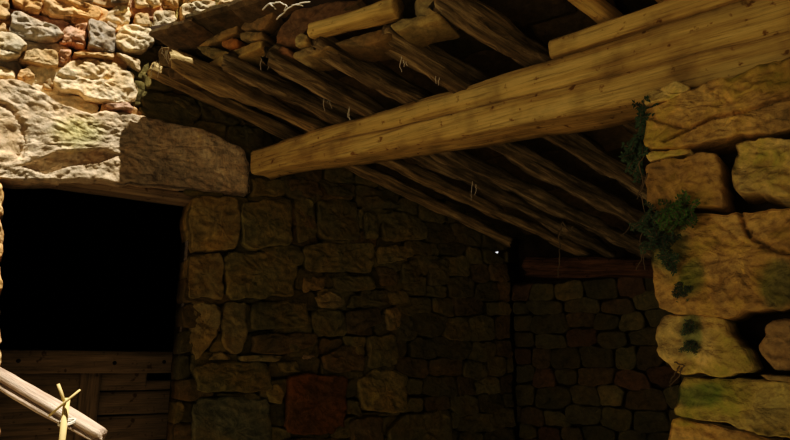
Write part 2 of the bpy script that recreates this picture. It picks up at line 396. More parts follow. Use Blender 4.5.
# ---------------------------------------------------------------- wood sweeps
def sweep(p0, p1, prof0, prof1, up=Vector((0, 0, 1)), seg=60, amp=.006, freq=3, seed=0, bend=0, sag=0, tw=0, endcap=True):
    """timber from p0 to p1; profiles are (y,z) loops; returns (MB in local space, matrix)"""
    p0 = Vector(p0); p1 = Vector(p1); L = (p1 - p0).length; X = (p1 - p0) / L
    Y = up.cross(X).normalized(); Z = X.cross(Y)
    mw = Matrix(((X.x, Y.x, Z.x, p0.x), (X.y, Y.y, Z.y, p0.y), (X.z, Y.z, Z.z, p0.z), (0, 0, 0, 1)))
    m = MB(); n = len(prof0); sd = Vector((seed * 7.3, seed * 3.1, seed))
    for k in range(seg + 1):
        t = k / seg; x = L * t
        by = bend * math.sin(math.pi * t) + .5 * bend * math.sin(2.7 * math.pi * t + seed); bz = sag * math.sin(math.pi * t)
        for i in range(n):
            y = prof0[i][0] * (1 - t) + prof1[i][0] * t; z = prof0[i][1] * (1 - t) + prof1[i][1] * t
            q = Vector((x * freq, y * 28, z * 28)) + sd
            l = math.hypot(y, z) or 1; d = amp * fbm(q, 4) + amp * .8 * fbm(Vector((x * 1.2 * freq, 0, 0)) + sd + Vector((i * .35, 0, 0)), 2)
            m.v.append((x + (amp * fbm(q * 2, 2) * 2 if k in (0, seg) else 0), y + y / l * d + by, z + z / l * d + bz))
    for k in range(seg):
        for i in range(n):
            j = (i + 1) % n; m.f.append((k * n + i, (k + 1) * n + i, (k + 1) * n + j, k * n + j))
    if endcap:
        m.f.append(tuple(range(n))); m.f.append(tuple(seg * n + i for i in reversed(range(n))))
    return m, mw
def rect(y0, y1, z0, z1, c=.01, n=5):
    P = []
    for (ay, az), (by_, bz) in (((y0 + c, z0), (y1 - c, z0)), ((y1, z0 + c), (y1, z1 - c)), ((y1 - c, z1), (y0 + c, z1)), ((y0, z1 - c), (y0, z0 + c))):
        for k in range(n): P.append((ay + (by_ - ay) * k / (n - 1), az + (bz - az) * k / (n - 1)))
    return P
def place(m, mw, name, mat, parent=None, smooth=True):
    me = bpy.data.meshes.new(name); me.from_pydata([tuple(v) for v in m.v], [], m.f)
    if smooth: me.polygons.foreach_set('use_smooth', [True] * len(me.polygons))
    me.update(); me.materials.append(mat)
    o = bpy.data.objects.new(name, me); COL.objects.link(o)
    if parent is not None:
        o.parent = parent; o.matrix_local = parent.matrix_basis.inverted() @ mw if False else Matrix.Translation(-Vector(parent.location)) @ mw
    else: o.matrix_basis = mw
    return o

# ================================================================ MAIN BEAM
BD0, BD1 = 3.03, 1.925
B0t = pt(251, 150, BD0); B1t = pt(655, 28, BD1); B1t.z = B0t.z
e1 = (B1t - B0t).normalized()            # along the beam, toward the right pillar
Lb = (B1t - B0t).length
NB = Vector((e1.y, -e1.x, 0)); NB = NB if NB.y < 0 else -NB      # faces the viewer
LBX = Lb + 1.0
def beam_h(t): return .112 + (.222 - .112) * t / Lb
def bprof(t):
    h = beam_h(t); w = .13 + .04 * t
    P = []
    zs = [0, -.15, -.3, -.46, -.49, -.52, -.6, -.75, -.9, -1]          # front face with the long shake
    for z in zs: P.append((0, z * h))
    for k in range(1, 5): P.append((w * k / 5, -h))
    for k in range(0, 6): P.append((w, -h + h * k / 5))
    for k in range(1, 5): P.append((w - w * k / 5, 0))
    return P
# local axes: X along beam, Y away from viewer, Z up
def build_beam():
    m = MB(); seg = 150; Y = -NB; X = e1; Z = Vector((0, 0, 1))
    mw = Matrix(((X.x, Y.x, Z.x, B0t.x), (X.y, Y.y, Z.y, B0t.y), (X.z, Y.z, Z.z, B0t.z), (0, 0, 0, 1)))
    n = len(bprof(0))
    for k in range(seg + 1):
        x = LBX * k / seg; P = bprof(x)
        for i, (y, z) in enumerate(P):
            q = Vector((x * 3, y * 18, z * 18))
            dy = .006 * fbm(q, 4) + .004 * fbm(Vector((x * 4, 3, z * 3)), 2); dz = .006 * fbm(q + Vector((9, 9, 9)), 3) + .010 * fbm(Vector((x * 1.6, 5 + (z < -.01) * 7, 0)), 3)
            if i in (4,): # crack
                dd = max(0, min(1, (x - .25) / .7)); dy += .05 * dd * (1 + .5 * fbm(Vector((x * 9, 1, 1)), 2))
            if i in (3, 4, 5): z += -.004 + .012 * fbm(Vector((x * 2, 0, 4)), 3) + (.25 - .08 * x) * 0
            if i in (0, 9): dy += .008
            m.v.append((x, y + dy, z + dz))
    for k in range(seg):
        for i in range(n):
            j = (i + 1) % n; m.f.append((k * n + i, k * n + j, (k + 1) * n + j, (k + 1) * n + i))
    m.f.append(tuple(range(n))); m.f.append(tuple(seg * n + i for i in reversed(range(n))))
    return place(m, mw, 'wooden_beam', M_beam)
tag(build_beam(), 'long hewn yellow wooden beam running from the left wall up to the right stone pillar', 'beam')
# shorter timber on top of it at the right
def bx_px(x, y=60):       # parameter along beam front face seen at pixel column x
    n = Vector((NB.x, NB.y, 0)); p = hit(x, y, B0t, n); return (p - B0t).dot(e1)
s0 = bx_px(548, 55)
P0 = B0t + e1 * s0 - NB * .01 + Vector((0, 0, .012)); P1 = B0t + e1 * (LBX) - NB * .01 + Vector((0, 0, .012))
m, mw = sweep(P0, P1, rect(0, .11, 0, .062), rect(0, .12, 0, .105), amp=.006, seed=4)
# sweep's Y = up x X
o = place(m, mw, 'upper_timber', M_beam); tag(o, 'shorter squared yellow timber lying on top of the long beam at upper right', 'beam')

# ================================================================ ROOF FRAME
T1 = pt(150, 76, 2.80); Q1 = pt(506, 246, 3.72)
vdir = (Q1 - T1).normalized()
def lift(a):
    l = .10 * max(0, 1 - a / .65)
    if a > s0 - .1: l += .085 * min(1, (a - s0 + .1) / .15)
    return l
def S(a, b, h=0): return B0t + e1 * a + vdir * b + Vector((0, 0, lift(a) + h)) - NB * .07
# back wall plane
CR = WL.w(UC, 0); DB = Vector((.58, -.36, 0)).normalized(); NBk = Vector((DB.y, -DB.x, 0)); NBk = NBk if NBk.y < 0 else -NBk
WB = Plane(Vector((CR.x, CR.y, CZ)), DB, NBk)
def b_at_px(a, px, lo=-1.6, hi=.8):
    for _ in range(40):
        mid = (lo + hi) / 2
        if proj(S(a, mid))[0] < px: lo = mid
        else: hi = mid
    return mid
def b_end(a):
    p = S(a, 0); return (WB.O - p).dot(WB.N) / vdir.dot(WB.N)
def a_cross(px, py):     # a such that the rafter's underside starts crossing the beam at pixel column
    lo, hi = -.2, 2.6
    for _ in range(40):
        mid = (lo + hi) / 2
        if proj(B0t + e1 * mid)[0] < px: lo = mid
        else: hi = mid
    return mid
aT = None
rafts = [ # crossing px, tip px, width, height, label
 (314, 172, .085, .075, 'second rafter from the left wall, split brown pole with a pale lower edge'),
 (338, 226, .075, .08, 'third rafter from the left wall, dark splintered pole'),
 (372, 264, .08, .085, 'fourth rafter from the left wall, dark pole hung with cobwebs'),
 (412, 312, .095, .095, 'fifth rafter from the left wall, thick rough pole with a jagged splintered edge'),
 (464, 380, .11, .10, 'sixth rafter from the left wall, thick knotty brown pole'),
 (532, 440, .12, .11, 'seventh rafter from the left wall, widest pole with pale torn bark'),
 (602, 520, .085, .08, 'squared light rafter resting on the short upper timber'),
 (668, 600, .085, .08, 'rafter at the upper right picture edge resting on the upper timber'),
 (760, 700, .085, .08, 'rightmost rafter above the stone pillar'),
]
def rprof(w, h, rnd=.35):
    P = []
    for k in range(20):
        t = 2 * math.pi * k / 20; c, s = math.cos(t), math.sin(t)
        P.append((w / 2 * math.copysign(abs(c) ** .7, c), h / 2 + h / 2 * math.copysign(abs(s) ** .75, s)))
    return [(y, z - h / 2) for y, z in P]
roof_n = e1.cross(vdir).normalized(); roof_n = roof_n if roof_n.z > 0 else -roof_n
def rafter(pA, pB, w, h, label, seed, name='rafter', mat=None, amp=.012):
    a = Vector(pA) + roof_n * h / 2; b = Vector(pB) + roof_n * h / 2
    m, mw = sweep(a, b, rprof(w * .80, h * .92), rprof(w * .5, h * .68), up=roof_n, seg=110, amp=amp, freq=4, seed=seed, bend=R(-.02, .02), sag=0)
    o = place(m, mw, name, mat or M_raft); tag(o, label, 'rafter', 'rafters of the lean-to roof'); return o
M_raftl = wood_mat('lit_rafter_wood', (.10, .065, .03, 1), (.42, .30, .14, 1), (.75, .58, .30, 1), .9, .016, False, .6)  # lighter copy of the rafter wood; light on these poles is in the colour
rafter(T1, Q1 + vdir * .03, .075, .07, 'rafter nearest the left wall, thin split pole lying against the stones', 1, mat=M_raftl)
tips = [T1]
for i, (cx_, tx, w, h, lab) in enumerate(rafts):
    a = a_cross(cx_, 0)
    bt = b_at_px(a, tx); be = b_end(a) - .02
    squared = i >= 6
    if squared: bt = -.5
    tips.append(S(a, bt))
    rafter(S(a, bt, 0 if squared else (-.075 if i == 0 else -.03)), S(a, be), w, h, lab, i + 2, mat=(M_beam if squared else M_raftl if i == 0 else M_raft), amp=.022 if not squared else .006)
# edge line of the roof
E0 = T1.copy(); E1 = tips[6].copy()
ed = Vector((E1.x - E0.x, E1.y - E0.y, 0)).normalized()
NE = Vector((ed.y, -ed.x, 0)); NE = NE if NE.y < 0 else -NE
WE = Plane(Vector((E0.x, E0.y, CZ)) + NE * .0, ed, NE)
def ab(p):     # world xy -> (a,b) on roof
    q = p - B0t + NB * .07; det = e1.x * vdir.y - e1.y * vdir.x
    return ((q.x * vdir.y - q.y * vdir.x) / det, (e1.x * q.y - e1.y * q.x) / det)

# ---------------------------------------------------------------- roof slabs seen from beneath
SLABC = [(.12, .08, .035), (.08, .055, .028), (.16, .11, .05), (.06, .045, .02)]
def flat_stone(O, X, Y, L, W, th, col, name, label, cat, group=None, seed=0, parent=None, mat=None, skew=0.0):
    """rough flat stone, L along X, W along Y, thickness along X x Y"""
    X = X.normalized(); Z = X.cross(Y).normalized()
    if Z.z < 0: Z = -Z
    Yn = Z.cross(X)
    if Yn.dot(Y) < 0: Yn = -Yn
    nx, ny = max(6, int(L / .02)), max(5, int(W / .02)); m = MB(); sd = Vector((seed * 1.7, seed * .9, seed * 2.3))
    def w(i, j, s):
        u = (i / nx - .5) * L; v = (j / ny - .5) * W; e = 1
        du = .018 * fbm(Vector((v * 8, 1, 0)) + sd, 3) if i in (0, nx) else 0; dv = .018 * fbm(Vector((u * 8, 5, 0)) + sd, 3) if j in (0, ny) else 0
        edge = (i in (0, nx)) or (j in (0, ny))
        z = s * th / 2 * (.45 if edge else 1) + .010 * fbm(Vector((u * 7, v * 7, s)) + sd, 4)
        return O + X * (u + du + skew * v) + Yn * (v + dv) + Z * z
    for s in (-1, 1):
        for i in range(nx + 1):
            for j in range(ny + 1):
                m.v.append(w(i, j, s)); c = 1 + .25 * fbm(Vector((i * .3, j * .3, seed)), 2); m.c.append(tuple(x * c for x in col))
    st = (nx + 1) * (ny + 1); I = lambda i, j, s: s * st + i * (ny + 1) + j
    for i in range(nx):
        for j in range(ny):
            m.f.append((I(i, j, 0), I(i, j + 1, 0), I(i + 1, j + 1, 0), I(i + 1, j, 0))); m.f.append((I(i, j, 1), I(i + 1, j, 1), I(i + 1, j + 1, 1), I(i, j + 1, 1)))
    for i in range(nx):
        m.f.append((I(i, 0, 0), I(i + 1, 0, 0), I(i + 1, 0, 1), I(i, 0, 1))); m.f.append((I(i, ny, 0), I(i, ny, 1), I(i + 1, ny, 1), I(i + 1, ny, 0)))
    for j in range(ny):
        m.f.append((I(0, j, 0), I(0, j, 1), I(0, j + 1, 1), I(0, j + 1, 0))); m.f.append((I(nx, j, 0), I(nx, j + 1, 0), I(nx, j + 1, 1), I(nx, j, 1)))
    o = m.build(name, mat or M_slab, parent, smooth=False)
    if label: tag(o, label, cat, group)
    return o
aE0, bE0 = ab(E0); aE1, bE1 = ab(E1)
def bedge(a): return bE0 + (bE1 - bE0) * (a - aE0) / (aE1 - aE0)
RT = .118      # slabs rest this far above the rafter undersides
k = 0
a = 0.02
while a < 2.75:
    wA = .30
    be = b_end(a) + .12; b = bedge(a) + .10; r_ = 0
    while b < be:
        hb = R(.26, .34)
        k += 1
        flat_stone(S(a, b + hb / 2, RT + .03 + .012 * (r_ % 2)) , e1, vdir, wA * .99, hb * 1.12, .035, random.choice(SLABC), 'stone_slab', 'flat stone roofing slab laid across the rafters, seen from below', 'roof slab', 'roofing slabs laid on the rafters', seed=k, skew=.0)
        b += hb; r_ += 1
    a += wA * .985
# ceiling: packed earth above the slabs keeps the daylight out
m = MB(); na, nb = 26, 2
for i in range(na + 1):
    a = -.35 + (3.1 + .35) * i / na
    for b in (bedge(a) + .03, b_end(a) + .35):
        for h in (RT + .075, RT + .12): m.v.append(S(a, b, h + (.02 if a < .2 else 0)))
for i in range(na):
    q = i * 4
    m.f += [(q, q + 2, q + 6, q + 4), (q + 1, q + 5, q + 7, q + 3), (q, q + 4, q + 5, q + 1), (q + 2, q + 3, q + 7, q + 6)]
m.f += [(0, 1, 3, 2), (na * 4, na * 4 + 2, na * 4 + 3, na * 4 + 1)]
tag(m.build('ceiling', M_joint), 'dark packed layer above the roof slabs', kind='structure')

# ---------------------------------------------------------------- edge of the roof: slabs, stones and timber stuffed between rafter tips and roof
def edge_pt(x, y, out=0.0): return hit(x, y, WE.O + NE * out, NE)
edge_stones = [
 ([(194,44),(212,31),(232,22),(233,30),(216,39),(203,45)], (.33,.25,.12), 'tapering tan stone wedged under the roof edge above a reddish pebble'),
 ([(217,38),(226,35),(236,38),(235,45),(222,46),(216,43)], (.42,.22,.08), 'small reddish orange stone in the roof edge between pale stones'),
 ([(236,31),(248,29),(262,30),(263,38),(250,40),(237,37)], (.36,.28,.14), 'blocky tan stone in the roof edge right of the reddish pebble'),
 ([(191,44),(205,44),(228,51),(222,56),(209,58),(200,52)], (.30,.25,.12), 'wedge of grey-green stone in the roof edge, below the tapering tan stone'),
 ([(202,65),(214,53),(240,44),(262,38),(262,46),(240,56),(214,66)], (.40,.31,.14), 'long pale slanting stone in the roof edge over the third rafter tip'),
 ([(264,46),(274,43),(284,45),(284,51),(268,52)], (.36,.22,.12), 'small pinkish stone in the roof edge over the fourth rafter'),
 ([(292,37),(298,31),(306,33),(306,43),(293,46)], (.42,.34,.17), 'small squarish light stone left of the eave timber'),
 ([(236,27),(240,18),(268,8),(273,12),(268,22),(262,28)], (.25,.18,.09), 'brown flat stone under the roof edge above the blocky tan stone'),
 ([(270,44),(274,26),(290,6),(325,-8),(355,-6),(340,14),(312,24),(296,30),(288,42)], (.22,.14,.075), 'large smooth brown stone slab tilted under the roof edge'),
 ([(287,50),(305,44),(315,42),(330,44),(312,52),(290,56)], (.33,.26,.13), 'thin flat stone lying over the fifth rafter tip'),
 ([(153,47),(168,43),(176,48),(186,52),(176,60),(164,66),(154,62)], (.20,.15,.08), 'dark stone at the left end of the roof edge, dusted with cobweb'),
 ([(158,66),(176,62),(196,66),(200,74),(186,78),(164,76)], (.17,.12,.06), 'dark flat stone between the first two rafter tips'),
 ([(330,42),(350,32),(374,24),(384,28),(378,38),(352,44)], (.26,.19,.09), 'dark stone tucked under the eave timber'),
 ([(388,24),(398,18),(412,14),(436,10),(437,18),(412,24),(396,30)], (.36,.29,.14), 'pale narrow stone between the sixth and seventh rafters'),
 ([(408,10),(410,-6),(434,-8),(436,8),(424,12)], (.40,.32,.16), 'squarish pale stone at the top between the sixth and seventh rafters'),
]
for P, c, lab in edge_stones:
    mb = MB(); big = max(p[0] for p in P) - min(p[0] for p in P) > 60
    stone(mb, WE, [WE.uv(*p) for p in P], R(-.03, .0) + (-.02 if big else 0), .14, cyl(c, 1.0), .009, .012, .5, 1)
    tag(mb.build('infill_stone', M_slab), lab, 'stone', 'stones stuffed along the roof edge')
pa = edge_pt(313, 32, .0); pb = edge_pt(398, 7, .0)
m, mw = sweep(pa - (pb - pa).normalized() * .0, pb, rect(-.03, .03, -.025, .025), rect(-.035, .035, -.03, .03), amp=.006, seed=12, seg=40)
o = place(m, mw, 'eave_timber', M_beam); tag(o, 'short pale squared timber lying under the roof edge above the fifth and sixth rafters', 'timber')
# projecting edge slabs
up = Vector((0, 0, 1))
eav = [((146, 43), (186, 30), .055, 'leftmost thin edge slab of the roof, touching the sunlit wall'), ((180, 31), (228, 15), .06, 'second roof edge slab from the sunlit wall'),
       ((222, 17), (272, -2), .06, 'third roof edge slab from the sunlit wall'), ((266, 0), (330, -24), .06, 'fourth roof edge slab from the sunlit wall'), ((325, -22), (400, -50), .06, 'roof edge slab above the eave timber'), ((395, -48), (480, -80), .06, 'roof edge slab at the top over the seventh rafter')]
for i, (p, q, th, lab) in enumerate(eav):
    pp = hit(p[0], p[1], WE.O + NE * .06, NE); qq = hit(q[0], q[1], WE.O + NE * .06, NE)
    X = (qq - pp); L = X.length * 1.06; c = (pp + qq) / 2 + (Vector((vdir.x, vdir.y, 0)).normalized() * .16) + up * (.010 * (i % 2) - .005)
    flat_stone(c, X, -NE + Vector((0, 0, -.10)), L, .36, th * .6, [(.16, .12, .07), (.13, .10, .055)][i % 2], 'edge_slab', lab, 'roof slab', 'projecting slabs along the roof edge', seed=60 + i)
# second layer sloping with the roof over them
m = MB()

# ================================================================ BACK WALL
mb = MB()
zpl = hit(540, 279, WB.O, WB.N).z - CZ      # underside of wall plate
vfill(mb, WB, 0.0, 2.6, -CZ, zpl - .01, (.07, .11), (.10, .22), lambda u, v: cyl(random.choice([OLV, OLD, OLD, BRN, (.20, .12, .06)]), .7), front=.010, back=.1, step=.018, r=.009, rough=.6)  # colours darkened for algae and for the shade at the back of the shed
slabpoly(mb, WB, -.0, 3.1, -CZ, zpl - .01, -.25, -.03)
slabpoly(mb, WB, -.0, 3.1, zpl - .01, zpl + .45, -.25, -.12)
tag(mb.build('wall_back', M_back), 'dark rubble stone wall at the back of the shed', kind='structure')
pa = hit(528, 268, WB.O, WB.N); pb = hit(662, 269, WB.O, WB.N); dd = (pb - pa)
pb2 = pa + dd * 2.6; 
m, mw = sweep(pa, pb2, rect(-.07, .09, -.048, .05), rect(-.07, .09, -.058, .058), amp=.02, seed=21, seg=90)
M_plate = wood_mat('reddish_old_timber', (.05, .022, .010, 1), (.15, .07, .03, 1), (.26, .13, .06, 1), 1.5, .012, True, .7)
o = place(m, mw, 'wall_plate', M_plate); tag(o, 'reddish brown horizontal timber along the top of the dark back wall', 'beam')

# ================================================================ STONE PILLAR (right)
EP = B0t + e1 * bx_px(655, 40) + NB * .05
WP = Plane(Vector((EP.x, EP.y, CZ)), e1, NB)
PO = (.62, .42, .17); PY = (.64, .49, .22); PB = (.44, .31, .15)
pil = [
 ([(645,95),(652,89),(675,83),(688,84),(687,92),(665,101),(646,106)], PY, 'small flat stone right under the beam'),
 ([(645,110),(668,101),(700,87),(745,70),(820,46),(820,124),(745,136),(690,147),(646,151)], PO, 'long thick block under the beam, split by a slanting crack'),
 ([(648,153),(668,150),(686,148),(687,153),(668,158),(650,163)], PY, 'thin sliver between two blocks'),
 ([(645,166),(665,160),(700,154),(717,156),(722,180),(721,205),(690,209),(648,210)], PO, 'squarish orange-brown block with ferns at its foot'),
 ([(733,170),(742,148),(765,142),(820,133),(820,197),(760,194),(740,190)], PY, 'knobbly pale stone beside the dark gap'),
 ([(649,214),(700,214),(738,212),(790,209),(830,207),(830,312),(770,311),(720,315),(680,314),(661,308),(653,290),(650,255)], PO, 'largest block, with green moss on its left half'),
 ([(660,318),(690,317),(727,319),(731,332),(748,350),(752,372),(735,376),(690,373),(675,368),(655,352),(654,335)], PY, 'mossy block with a slanting right side'),
 ([(762,330),(775,320),(830,316),(830,374),(780,372),(765,360),(758,345)], PB, 'brown stone beside the lower dark gap'),
 ([(757,374),(790,376),(830,378),(830,385),(790,384),(765,380)], PY, 'thin wedge under the brown stone'),
 ([(680,377),(700,376),(760,382),(830,389),(830,446),(780,438),(730,427),(690,418),(677,414),(676,392)], (.54, .44, .18), 'long olive block near the bottom'),
 ([(676,418),(700,424),(750,433),(830,449),(830,520),(665,520),(667,445)], PO, 'lowest orange block in view'),
]
GROOVES = [[(664, 140), (690, 128), (712, 117), (740, 112), (770, 102), (822, 90)], [(741, 214), (744, 226), (750, 236), (775, 250), (825, 262)], [(655, 118), (672, 124), (690, 128)]]
base = WP.w(.15, -CZ, -.1)
root = empty('stone_pillar', base); tag(root, 'right stone pillar of big rough ochre blocks carrying the beam', 'pillar')
for i, (P, c, lab) in enumerate(pil):
    mb = MB(); stone(mb, WP, [WP.uv(*p) for p in P], R(.0, .015), .30, c, .006, .008, 1.15 if i != 4 else 2.2, 1, .25, ridge=.35)
    for k_, p in enumerate(mb.v):
        x, y, _ = proj(p); g = 0; c_ = mb.c[k_]
        for (gx, gy, rx, ry) in ((668, 245, 24, 40), (692, 278, 16, 22), (691, 336, 13, 26), (780, 285, 26, 30), (700, 395, 30, 14)):
            g = max(g, 1 - ((x - gx) / rx) ** 2 - ((y - gy) / ry) ** 2)
        g = max(0, min(1, g * 1.6 + .5 * fbm(p * 18, 3))) * (.75 if g > 0 else 0)
        mb.c[k_] = (c_[0] * (1 - .55 * g), c_[1] * (1 - .28 * g), c_[2] * (1 - .35 * g))
    for line in GROOVES:
        for k_, p in enumerate(mb.v):
            x, y, _ = proj(p)
            for (ax, ay), (bx_, by_) in zip(line, line[1:]):
                if ax - 3 < x < bx_ + 3:
                    t = max(0, min(1, ((x - ax) * (bx_ - ax) + (y - ay) * (by_ - ay)) / ((bx_ - ax) ** 2 + (by_ - ay) ** 2)))
                    dd_ = math.hypot(x - ax - t * (bx_ - ax), y - ay - t * (by_ - ay))
                    if dd_ < 2.6: mb.v[k_] = p - NB * .028 * (1 - dd_ / 2.6); break
    o = mb.build('stone_block', M_pillar, root); o['label'] = lab
# unseen continuation to the right and down to the ground
u0 = WP.uv(668, 440)[0]; ur = WP.uv(830, 300)[0] + .01; zb = WP.uv(668, 520)[1]; zt = WP.uv(760, 60)[1]
v = -CZ
while v < zb - .05:
    h = min(.24, zb - v) if zb - v < .34 else .22
    for (a_, b_) in ((u0 - .03, u0 + .27), (u0 + .275, u0 + .62), (u0 + .625, u0 + .95)):
        mb = MB(); g = .004
        stone(mb, WP, [(a_ + g, v + g), (b_ - g, v + g), (b_ - g, v + h - g), (a_ + g, v + h - g)], R(0, .01), .30, random.choice([PO, PY, PB]), .02, .012, .7, 0)
        mb.build('stone_block', M_pillar, root)
    v += h
v = zb
while v < zt + .1:
    h = .2
    mb = MB(); stone(mb, WP, [(ur, v), (ur + .5, v), (ur + .5, v + h - .008), (ur, v + h - .008)], R(0, .01), .30, random.choice([PO, PY, PB]), .02, .012, .7, 0)
    mb.build('stone_block', M_pillar, root); v += h
mb = MB(); slabpoly(mb, WP, WP.uv(690, 300)[0], ur + .5, -CZ, WP.uv(690, 100)[1], -.30, -.14)
mb.build('core', M_joint, root, smooth=False)

# ================================================================ HALF DOOR
DP = Plane(WL.O - NL * .50, UL, NL)      # plane of the door boards
def dpiece(px, name, th, mat, parent, seed, grain='h', h0=0.0):
    u0, v0 = DP.uv(px[0], px[3]); u1, v1 = DP.uv(px[2], px[1])
    u0 = DP.uv(px[0], (px[1] + px[3]) / 2)[0]; u1 = DP.uv(px[2], (px[1] + px[3]) / 2)[0]
    v0 = DP.uv((px[0] + px[2]) / 2, px[3])[1]; v1 = DP.uv((px[0] + px[2]) / 2, px[1])[1]
    return dbox(u0, u1, v0, v1, name, th, mat, parent, seed, grain, h0)
def dbox(u0, u1, v0, v1, name, th, mat, parent, seed, grain='h', h0=0.0):
    if grain == 'h':
        a, b, s = DP.w(u0, (v0 + v1) / 2, h0), DP.w(u1, (v0 + v1) / 2, h0), (v1 - v0) / 2
        m, mw = sweep(a, b, rect(-th / 2, th / 2, -s, s, .004), rect(-th / 2, th / 2, -s, s, .004), amp=.003, seed=seed, seg=40)
    else:
        a, b, s = DP.w((u0 + u1) / 2, v0, h0), DP.w((u0 + u1) / 2, v1, h0), (u1 - u0) / 2
        m, mw = sweep(a, b, rect(-th / 2, th / 2, -s, s, .004), rect(-th / 2, th / 2, -s, s, .004), up=UL, amp=.003, seed=seed, seg=40)
    return place(m, mw, name, mat, parent)
root = empty('door_1', DP.w((D0 + D1) / 2, -CZ)); tag(root, 'weathered wooden half door of planks below the black opening', kind='structure')
zr1 = DP.uv(90, 351)[1]; zr0 = DP.uv(90, 373)[1]
dL, dR = DP.uv(-4, 360)[0], DP.uv(184, 360)[0]
dbox(dL, dR, zr0, zr1, 'rail', .035, M_plank, root, 31, 'h', .025)
us0, us1 = DP.uv(77, 400)[0], DP.uv(98, 400)[0]
dbox(us0, us1, -CZ + .02, zr0 - .002, 'stile', .03, M_plank, root, 32, 'v', .022)
zz = zr0
for i, hh in enumerate((.085, .11, .12, .12, .12, .12, .12, .12, .12, .12, .12, .12)):
    z0_ = max(zz - hh, -CZ)
    if z0_ < zz - .02:
        rr = dR if i else DP.uv(146, 380)[0]
        dbox(us1 - .02, rr, z0_ + .004, zz - .002, 'plank', .022, M_plank, root, 40 + i, 'h', -.003)
        if i == 0: dbox(DP.uv(146, 380)[0] - .03, dR, z0_ + .004, z0_ + .048, 'plank', .02, M_plank, root, 70, 'h', -.004)
    zz = z0_
zz = zr0
for i, hh in enumerate((.30, .32, .30, .30, .3)):
    z0_ = max(zz - hh, -CZ)
    if z0_ < zz - .02: dbox(dL, us0 + .01, z0_ + .003, zz - .001, 'plank', .022, M_plank, root, 60 + i, 'h', -.003)
    zz = z0_
def disc(c, n, r, h, mb, k=12):
    n = n.normalized(); t = n.orthogonal().normalized(); s = n.cross(t); b = len(mb.v)
    for hh, rr in ((0, r), (h * .6, r), (h, r * .6)):
        for i in range(k):
            a = 2 * math.pi * i / k; mb.v.append(c + n * hh + (t * math.cos(a) + s * math.sin(a)) * rr)
    for q in range(2):
        for i in range(k): mb.f.append((b + q * k + i, b + q * k + (i + 1) % k, b + (q + 1) * k + (i + 1) % k, b + (q + 1) * k + i))
    mb.f.append(tuple(b + 2 * k + i for i in range(k)))
for (x, y) in ((18, 361), (113, 363), (162, 362)):
    mb = MB(); u, v = DP.uv(x, y); disc(DP.w(u, v, .042), NL, .009, .006, mb); mb.build('bolt', M_iron, root)
# inner wooden lintel
a, b = WL.w(D0 - .08, ZT + .012, -.10), WL.w(D1 + .08, ZT + .012 - .01, -.10)
m, mw = sweep(a, b, rect(-.07, .05, -.02, .02, .005), rect(-.07, .05, -.02, .02, .005), amp=.004, seed=80, seg=40)
o = place(m, mw, 'wooden_lintel', M_plank); tag(o, 'thin wooden board under the stone lintel at the top of the black doorway', 'lintel')

# ================================================================ POLE AND STAKE (front left, sunlit)
pe = pt(101, 436, 1.50); p0_ = pt(0, 376, 1.62); dv = (p0_ - pe).normalized()
t = (WL.O - pe).dot(NL) / dv.dot(NL) if abs(dv.dot(NL)) > .05 else 1.6
# swing the far end so it leans on the wall out of frame
far = p0_ + dv * .75
far = Vector((far.x, far.y, far.z)); 
def polyline_tube(pts, rs, mb, k=8, amp=0, seed=0):
    n = len(pts); b = len(mb.v)
    for i, p in enumerate(pts):
        d = (pts[min(i + 1, n - 1)] - pts[max(i - 1, 0)]).normalized(); t = d.orthogonal().normalized() if i == 0 else (T_ - d * T_.dot(d)).normalized(); T_ = t; s = d.cross(t)
        for j in range(k):
            a = 2 * math.pi * j / k; r = rs[i] * (1 + amp * fbm(Vector((i * .5, j * 1.3, seed)), 2)); mb.v.append(p + (t * math.cos(a) + s * math.sin(a)) * r)
    for i in range(n - 1):
        for j in range(k): mb.f.append((b + i * k + j, b + i * k + (j + 1) % k, b + (i + 1) * k + (j + 1) % k, b + (i + 1) * k + j))
    mb.f.append(tuple(b + j for j in reversed(range(k)))); mb.f.append(tuple(b + (n - 1) * k + j for j in range(k)))
def stickprof(w, h):     # split stick with a groove in the side facing the viewer
    return [(-y, z) for y, z in reversed([(-w, .2*h), (-w*.7, .8*h), (0, h), (w*.7, .75*h), (w, 0), (w*.8, -.8*h), (0, -h), (-w*.75, -.95*h), (-w*1.0, -.6*h), (-w*.1, -.36*h), (-w*.95, -.2*h)])]
m, mw = sweep(pe, far, stickprof(.017, .020), stickprof(.020, .026), amp=.006, seed=5, seg=80, bend=.006)
o = place(m, mw, 'wooden_pole', M_pole); tag(o, 'sun-bleached cracked wooden pole slanting across the lower left corner', 'pole')
sx = pt(67, 424, 1.50)
st = empty('bamboo_stake', (sx.x, sx.y, 0)); tag(st, 'thin upright cane stake tied to the slanting pole, lower left', 'stake')
front = Vector((sx.x, sx.y, 0)) + Vector((.0, -.028, 0))
mb = MB(); top = pt(67, 398, 1.47)
pts = [Vector((front.x + (top.x - front.x) * i / 14, front.y + (top.y - front.y) * i / 14, top.z * i / 14)) for i in range(15)]
polyline_tube(pts, [.0075] * 15, mb, 8, .15); mb.build('cane', M_straw, st)
mb = MB(); polyline_tube([pt(58, 384, 1.46), pt(61, 392, 1.46), pt(65, 404, 1.46)], [.0035, .0038, .003], mb, 7); mb.build('twig', M_straw, st)
mb = MB(); polyline_tube([pt(49, 416, 1.455), pt(63, 404, 1.455), pt(80, 390, 1.455)], [.0025, .003, .0025], mb, 7); mb.build('twig', M_straw, st)
mb = MB(); cc = pt(67, 423, 1.485)
for q in range(2):
    ring = [cc + Vector((math.cos(a) * .014, math.sin(a) * .026, .003 * q + .004 * math.sin(a))) for a in [2 * math.pi * i / 16 for i in range(17)]]
    polyline_tube(ring, [.0022] * 17, mb, 6)
mb.build('twine', M_twine, st)

